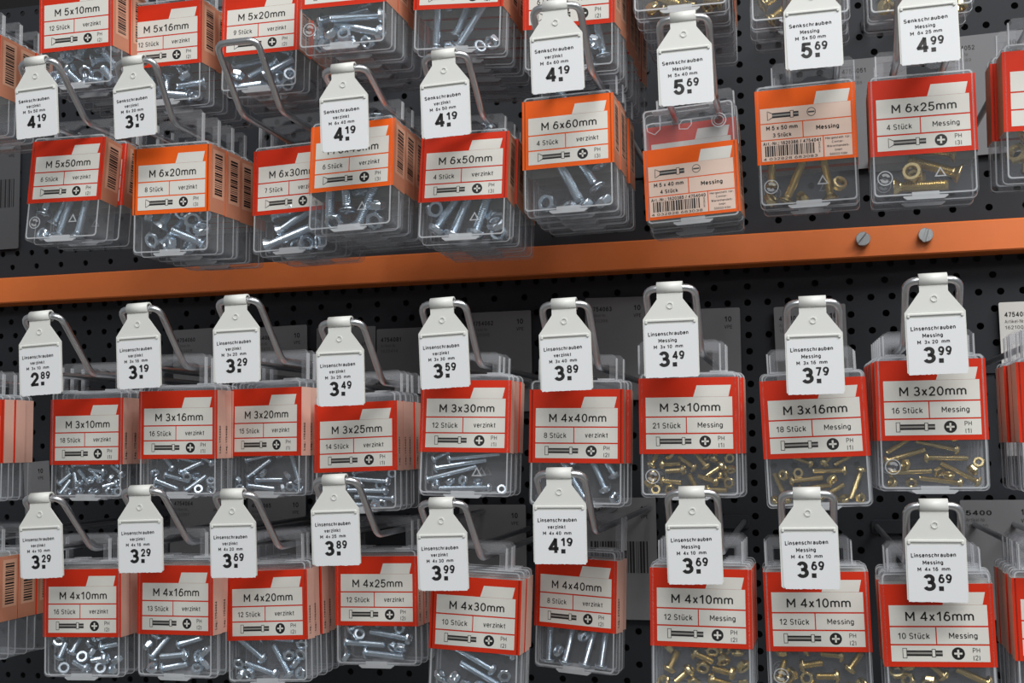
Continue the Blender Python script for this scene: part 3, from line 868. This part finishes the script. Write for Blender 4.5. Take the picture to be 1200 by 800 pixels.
# how each front box is told from every other: extra words for those whose print does not do it
PLACE = {
 'A4': 'tilted clear zinc screw box of the top row, above the M 6x40mm box',
 'A5': 'clear zinc screw box of the top row, above the M 6x50mm box',
 'A6': 'clear zinc screw box of the top row, above the M 6x60mm box',
 'A7': 'clear brass screw box of the top row, above the orange 5x40 barcode box',
 'A8': 'clear brass screw box of the top row, above the orange 5x50 barcode box',
 'A9': 'clear brass screw box of the top row, above the M 6x25mm box',
 'A0': 'front screw box with barcoded side in the top row beside the M 5x10mm box',
 'B10': 'front red sleeved brass screw box beside the M 6x25mm box, cut off',
 'C10': 'front red sleeved screw box beside the M 3x20mm Messing box, cut off',
 'C0': 'front red sleeved screw box beside the M 3x10mm verzinkt box, cut off',
 'D10': 'front red sleeved screw box beside the M 4x16mm Messing box, cut off',
 'D0': 'front screw box with barcoded side in the bottom row beside the M 4x10mm verzinkt box',
 'C6': 'clear zinc screw box reading M 4x40mm in the row right under the orange rail',
 'D6': 'clear zinc screw box reading M 4x40mm turned sideways in the bottom row',
 'D7': 'clear brass screw box reading M 4x10mm, next to the M 4x40mm box',
 'D8': 'clear brass screw box reading M 4x10mm, next to the M 4x16mm Messing box',
 'B7': 'brass screw box hung back to front, orange barcode sleeve M 5 x 40 mm',
 'B8': 'brass screw box hung back to front, orange barcode sleeve M 5 x 50 mm',
}
NICK = {
 'A4': 'box above M 6x40mm', 'A5': 'box above M 6x50mm', 'A6': 'box above M 6x60mm', 'A7': 'box above the 5x40 barcode box',
 'A8': 'box above the 5x50 barcode box', 'A9': 'box above M 6x25mm', 'A0': 'barcoded box beside M 5x10mm', 'B10': 'cut-off box beside M 6x25mm',
 'C10': 'cut-off box beside M 3x20mm Messing', 'C0': 'cut-off box beside M 3x10mm', 'D10': 'cut-off box beside M 4x16mm Messing', 'D0': 'barcoded box beside M 4x10mm',
 'C6': 'M 4x40mm box under the rail', 'D6': 'turned M 4x40mm bottom row box', 'D7': 'M 4x10mm Messing box beside M 4x40mm', 'D8': 'M 4x10mm Messing box beside M 4x16mm',
 'B7': '5x40 barcode box', 'B8': '5x50 barcode box',
}
ROWNAME = {'A': 'the top row', 'B': 'the row above the rail', 'C': 'the row under the rail', 'D': 'the bottom row'}
ORD = ['second', 'third', 'fourth', 'fifth', 'sixth', 'seventh']

# ---------------------------------------------------------------- hooks
def soften(pts, r, n=5):
    out = [Vector(pts[0])]
    for a, b, c in zip(pts, pts[1:], pts[2:]):
        a, b, c = Vector(a), Vector(b), Vector(c)
        u, w = (a - b).normalized(), (c - b).normalized()
        rr = min(r, (a - b).length * .45, (c - b).length * .45)
        p, q = b + u * rr, b + w * rr
        for i in range(n + 1):
            t = i / n
            out.append(p * (1 - t) ** 2 + b * 2 * t * (1 - t) + q * t ** 2)
    out.append(Vector(pts[-1]))
    return out

def make_hook(k, x, ycross, zcross, zarm, ybend, label):
    root = thing('wire_hook', label, 'hook', Matrix.Translation((x * MM, 0, zarm * MM)), 'wire hooks on the perforated wall')
    mb = MB()
    h = 13.2
    dz = zcross - zarm
    mb.tube(soften([(-h, -1.6, 0), (-h, ybend, 0), (-h, ycross, dz), (h, ycross, dz), (h, ybend, 0), (h, -1.6, 0)], 6.0), 2.0, 'steel')
    mb.build('wire', root)
    mb = MB()
    mb.prism(rrect(-17, 17, -5, 5, 2), -1.9, -0.1, 'board', ch=.3)
    mb.build('mounting_plate', root)
    return root

# ---------------------------------------------------------------- price tags
def make_tag(k, t, line1, line2, line3, price, label):
    root = thing('price_tag', label, 'price tag', pose(t), 'white price tags on the wire hooks')
    mb = MB()
    # clip: a strip that wraps the crossbar; side outline in y-z, drawn from the sheet over the bar and round behind it
    prof = []
    cy, cz, ro, ri = 2.9, -3.6, 3.6, 2.3
    for i in range(19):
        a = math.radians(235 - 300 * i / 18)
        prof.append((cy - ro * math.sin(a) * 0 + ro * math.cos(a), cz + ro * math.sin(a)))
    inner = [(cy + ri * math.cos(math.radians(235 - 300 * i / 18)), cz + ri * math.sin(math.radians(235 - 300 * i / 18))) for i in range(19)]
    loop = prof + inner[::-1]
    n = len(loop)
    for x0, x1 in ((-6.9, 6.9),):
        vs = [(x0, y, z) for y, z in loop] + [(x1, y, z) for y, z in loop]
        fs = [(i, n + i, n + (i + 1) % n, (i + 1) % n) for i in range(n)]
        m = len(prof)
        for i in range(m - 1):
            fs.append((i, i + 1, n - 2 - i, n - 1 - i))
            fs.append((n + i + 1, n + i, n + n - 1 - i, n + n - 2 - i))
        mb.add(vs, fs, 'holder', True)
    sheet = [(-14.65, -50.6), (-13.6, -51.4), (13.6, -51.4), (14.65, -50.6), (14.65, -20.1), (6.9, -9.6), (6.9, -5.6), (-6.9, -5.6), (-6.9, -9.6), (-14.65, -20.1)]
    mb.prism(sheet, 0.75, 1.9, 'holder')
    mb.prism(rrect(-13.4, 13.4, -21.9, -20.5, .6), -0.1, .8, 'holder', ch=.35)
    mb.prism(rrect(-13.6, -12.2, -22.9, -20.7, .6), -0.25, .8, 'holder', ch=.3)
    mb.prism(rrect(12.2, 13.6, -22.9, -20.7, .6), -0.25, .8, 'holder', ch=.3)
    mb.ring(disc(0, -13.2, 1.75, 24), disc(0, -13.2, 1.25, 24), 0.35, .8, 'holder')
    mb.build('tag_holder', root)
    mb = MB()
    rnd = random.Random(k)
    # the slip of paper, its lower edge torn along a perforation
    bot = [(-13.9 + 27.9 * i / 36, -51.7 + rnd.uniform(-.16, .16)) for i in range(37)]
    if rnd.random() < .4: bot[0] = (-13.4, -50.6); bot[1] = (-12.6, -51.3)
    poly = bot + [(14.0, -23.0), (-13.9, -23.2)]
    mb.prism(poly, 0.42, 0.7, 'paper')
    rot = math.radians(rnd.uniform(.4, 2.0))
    y = 0.36
    lw = 21.5
    mb.text(line1, -1.3, -28.2, 2.2, y, 'ink', width=lw, bold=.016, rot=rot)
    mb.text(line2, -1.7, -31.9, 2.1, y, 'ink', width=9.8, bold=.016, rot=rot)
    mb.text(line3, -1.4, -35.2, 1.95, y, 'ink', width=15.6, bold=.016, rot=rot)
    e, cts = price.split('.')
    mb.text(e, -3.7, -41.9, 8.4, y, 'ink', width=5.9, bold=.03, rot=rot)
    mb.prism([(a, b) for a, b in ((.7, -46.0), (3.0, -46.0), (3.0, -43.7), (.7, -43.7))], y, y + .06, 'ink')
    mb.text(cts, 3.8, -39.9, 4.6, y, 'ink', width=6.5, bold=.028, rot=rot)
    mb.build('paper_slip', root)
    return root

# ---------------------------------------------------------------- boxes on their hooks
def make_boxes(k):
    name, count, fin, ph, col, style, head, d, L, ns, nn, top, bot, behind, price = SPEC[k]
    t = list(BOX_AT[k])
    D = 18.0 if (k[0] in 'AB' or k == 'D0') else 9.5
    c = dict(D=D, name=name, count=count, fin=fin[0], ph=ph, col=col, style=style, head=head, d=d, L=L, ns=ns, nn=nn, top=top, bot=bot)
    if k in LAG: c['lag'] = 'Lag.: ' + LAG[k]
    if k == 'B7': c['art'], c['ean'] = 'Art.-Nr.: 1620385 / 4754040', '4 032828 683038'
    if k == 'B8': c['art'], c['ean'] = 'Art.-Nr.: 1620386 / 4754041', '4 032828 683083'
    # the hook that carries them
    if k in TAG_AT:
        g = TAG_AT[k]
        hx, yc, zc = g[0], g[1] + 2.9, g[2] - 3.6
        gm = pose(g) @ Vector((0, 2.9 * MM, -3.6 * MM))
        hx, yc, zc = gm.x / MM, gm.y / MM, gm.z / MM
    elif k == 'B3':
        hx, yc, zc = -316.8, -285.0, 1690.2
    else:
        hx, yc, zc = t[0] - 0.5, t[1] - 38.0, t[2] + 66.0
    zarm = max(zc - 33.5, t[2] + H / 2 + min(top, 6) + 5.0) if k != 'B7' else zc - 33.5
    ytab = t[1] + D * .5
    ybend = min(yc + 33.0, ytab - 5.0)
    nick = NICK.get(k, name + ('' if k == 'B7' else ' ' + fin[0]) + ' box')
    if price:
        hl = 'wire hook with the %s tag over the %s' % (price, nick)
    elif k == 'B3':
        hl = 'bare bent wire hook without a tag in front of the M 6x30mm box'
    else:
        hl = 'bent wire hook carrying the %s' % nick
    make_hook(k, hx, yc, zc, zarm, ybend, hl)
    arm = zarm - t[2]
    dx = hx - t[0]
    dx = max(-6, min(6, dx)) if abs(dx) > 2.5 else 0.0
    marks = {'B1': 3, 'B2': 0, 'B4': 1, 'B5': 1, 'B9': 3, 'B8': 3, 'A4': 2, 'C5': 1, 'C9': 2, 'C7': 2, 'D8': 2, 'B7': 4}.get(k, 0)
    parts = [('case', case_mesh(D, top, bot, marks), None), ('latch', latch_mesh(D, bot), None),
             ('hanger_tab', tab_mesh(D, top, arm, dx), None), ('card_sleeve', sleeve_mesh(c), None)]
    lab = PLACE.get(k) or 'clear box of %s screws with %s sleeve reading %s, %s' % (fin[1], col, name, count)
    mw = pose(t)
    root = thing('screw_box', lab, 'screw box', mw, 'screw boxes hanging in ' + ROWNAME[k[0]])
    kids = [obj(pn, me, root) for pn, me, _ in parts]
    kids[3]['label'] = '%s printed card sleeve' % col
    rnd = random.Random('stack' + k)
    pitch = D / max(.9, math.cos(math.radians(t[4]))) + 0.9
    if k == 'B7':
        c2 = dict(c, col='red', style='front', name='M 5x40mm', bot=24.5, top=2.5)
        other = [case_mesh(D, 22.0, 5.7), latch_mesh(D, 5.7), tab_mesh(D, 22.0, arm, dx), None]
        mb2 = sleeve_mesh(c2)
        mb2.transform(Matrix.Translation((0, 0, 19.0 * MM)))
        other[3] = mb2
    for i in range(behind):
        r = root.copy(); COL.objects.link(r)
        sx = rnd.uniform(-1.2, 1.2)
        if k == 'B1': sx = 4.0
        if k in ('C6', 'C7'): sx = 2.5
        if k == 'C9': sx = -1.2 - .4 * i
        if k == 'B10': sx = -3.0
        r.matrix_world = Matrix.Translation((sx * MM, pitch * (i + 1) * MM, 0)) @ mw
        r['label'] = '%s box on the hook, hidden behind the %s' % (ORD[i], nick)
        r['label'] = 'clear box hanging %s on the hook, behind the %s' % (ORD[i], nick)
        for n_, ch in enumerate(kids):
            q = ch.copy(); COL.objects.link(q); q.parent = r
            if k == 'B7' and n_ != 1: q.data = other[n_]
            if k == 'B7' and n_ == 1: q.data = other[1]
    # contents of the front box
    rr = random.Random('fill' + k)
    for it, m_ in fill(c, rr):
        if it == 's':
            o = obj('machine_screw', screw_mesh(d, L, head, fin[1]))
            tag(o, '%s screw lying in the %s' % (fin[2], nick), 'screw', 'screws in the ' + nick)
        else:
            o = obj('hex_nut', nut_mesh(d, fin[1]))
            tag(o, '%s hexagon nut lying in the %s' % (fin[2], nick), 'nut', 'nuts in the ' + nick)
        o.matrix_world = mw @ m_
    if price:
        l1 = 'Senkschrauben' if k[0] == 'B' else 'Linsenschrauben'
        if k in TAGSIZE:
            l3 = TAGSIZE[k]
        else:
            a = name.replace('M ', '').replace('mm', '').split('x')
            l3 = 'M  %sx %s %s' % (a[0], a[1], 'mm' if k[0] == 'B' else ' mm')
        tl = 'white price tag %s %s %s, priced %s' % (l1, fin[0], ' '.join(l3.split()).replace('x ', 'x'), price)
        if k in ('D7', 'D8'):
            tl = 'white 3.69 price tag M 4x10 Messing beside the %s tag' % ('4.19 M 4x40' if k == 'D7' else 'M 4x16')
        make_tag(k, TAG_AT[k], l1, fin[0], l3, price, tl)

for k in SPEC:
    make_boxes(k)

# ---------------------------------------------------------------- grey article cards hanging at the wall behind the hooks
def make_card(x, ztop, w, h, num, art, key, lean, label, code=False):
    root = thing('article_card', label, 'card', Matrix.Translation((x * MM, -0.0042, ztop * MM)) @ Matrix.Rotation(math.radians(lean), 4, 'Y'), 'article cards at the perforated wall')
    mb = MB()
    mb.prism(rrect(-w / 2, w / 2, -h, 0, 1.2), -0.4, 0.4, key)
    y = -0.46
    if num:
        mb.text(num, -w / 2 + 3.5, -9.0, 3.6, y, 'ink', align='L', width=17.5, bold=.012)
        mb.text('Artikel-Nr.', -w / 2 + 3.5, -14.0, 2.6, y, 'greyink', align='L', width=13.5)
        mb.text(art, -w / 2 + 3.5, -18.3, 2.6, y, 'greyink', align='L', width=14.5)
    mb.text('10', w / 2 - 9.0, -8.5, 4.2, y, 'ink', bold=.01)
    mb.text('VPE', w / 2 - 9.0, -14.5, 2.8, y, 'ink')
    if code:
        rnd = random.Random(num + label)
        xx = -w / 2 + 5
        while xx < w / 2 - 6:
            b = rnd.choice((.5, .5, 1.0, 1.6))
            mb.rect(xx, xx + b, -h * .62, -h * .36, y, 'ink')
            xx += b + rnd.choice((.6, .9, 1.3))
    me = mb.mesh('article_card')
    o = obj('card_sheet', me, root)

CARDS = [
 (-496, 1553, 52, 80, '4754060', '1620408', 'card', -1, 'C', 0), (-424, 1552, 52, 80, '4754080', '1620411', 'card', -1, 'C', 0), (-363, 1549, 52, 80, '4754061', '1620394', 'card', 0.5, 'C', 0),
 (-311, 1546, 50, 80, '4754081', '1620414', 'card', 0, 'C', 0), (-232, 1556, 52, 80, '4754062', '1620395', 'card', 0, 'C', 0), (-137, 1563, 50, 80, '4754063', '1620396', 'card', 1, 'C', 0),
 (-68, 1551, 50, 80, '4754066', '1620418', 'card', 0.5, 'C', 0), (8, 1550, 52, 80, '4754067', '1620419', 'card', -0.5, 'C', 0), (167, 1546, 54, 110, '4754085', '1621005', 'paleplate', 0, 'C', 0),
 (-497, 1414, 52, 84, '4754064', '1620397', 'card', 0, 'D', 0), (-425, 1412, 52, 84, '4754065', '1620398', 'card', 0, 'D', 0), (-240, 1403, 54, 90, '', '', 'card', 0, 'D', 0),
 (-139, 1408, 56, 92, '4754084', '1620417', 'card', 0, 'D', 1), (133, 1405, 52, 84, '5400', '1621010', 'card', 0, 'D', 0),
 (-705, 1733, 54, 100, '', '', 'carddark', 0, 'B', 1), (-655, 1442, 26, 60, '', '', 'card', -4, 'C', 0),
 (60, 1735, 50, 84, '4754051', '1620388', 'card', 0, 'B', 0), (140, 1745, 56, 90, '4754052', '1620389', 'card', -1, 'B', 0), (-85, 1690, 44, 70, '', '', 'card', 0, 'B', 0),
]
seen = {}
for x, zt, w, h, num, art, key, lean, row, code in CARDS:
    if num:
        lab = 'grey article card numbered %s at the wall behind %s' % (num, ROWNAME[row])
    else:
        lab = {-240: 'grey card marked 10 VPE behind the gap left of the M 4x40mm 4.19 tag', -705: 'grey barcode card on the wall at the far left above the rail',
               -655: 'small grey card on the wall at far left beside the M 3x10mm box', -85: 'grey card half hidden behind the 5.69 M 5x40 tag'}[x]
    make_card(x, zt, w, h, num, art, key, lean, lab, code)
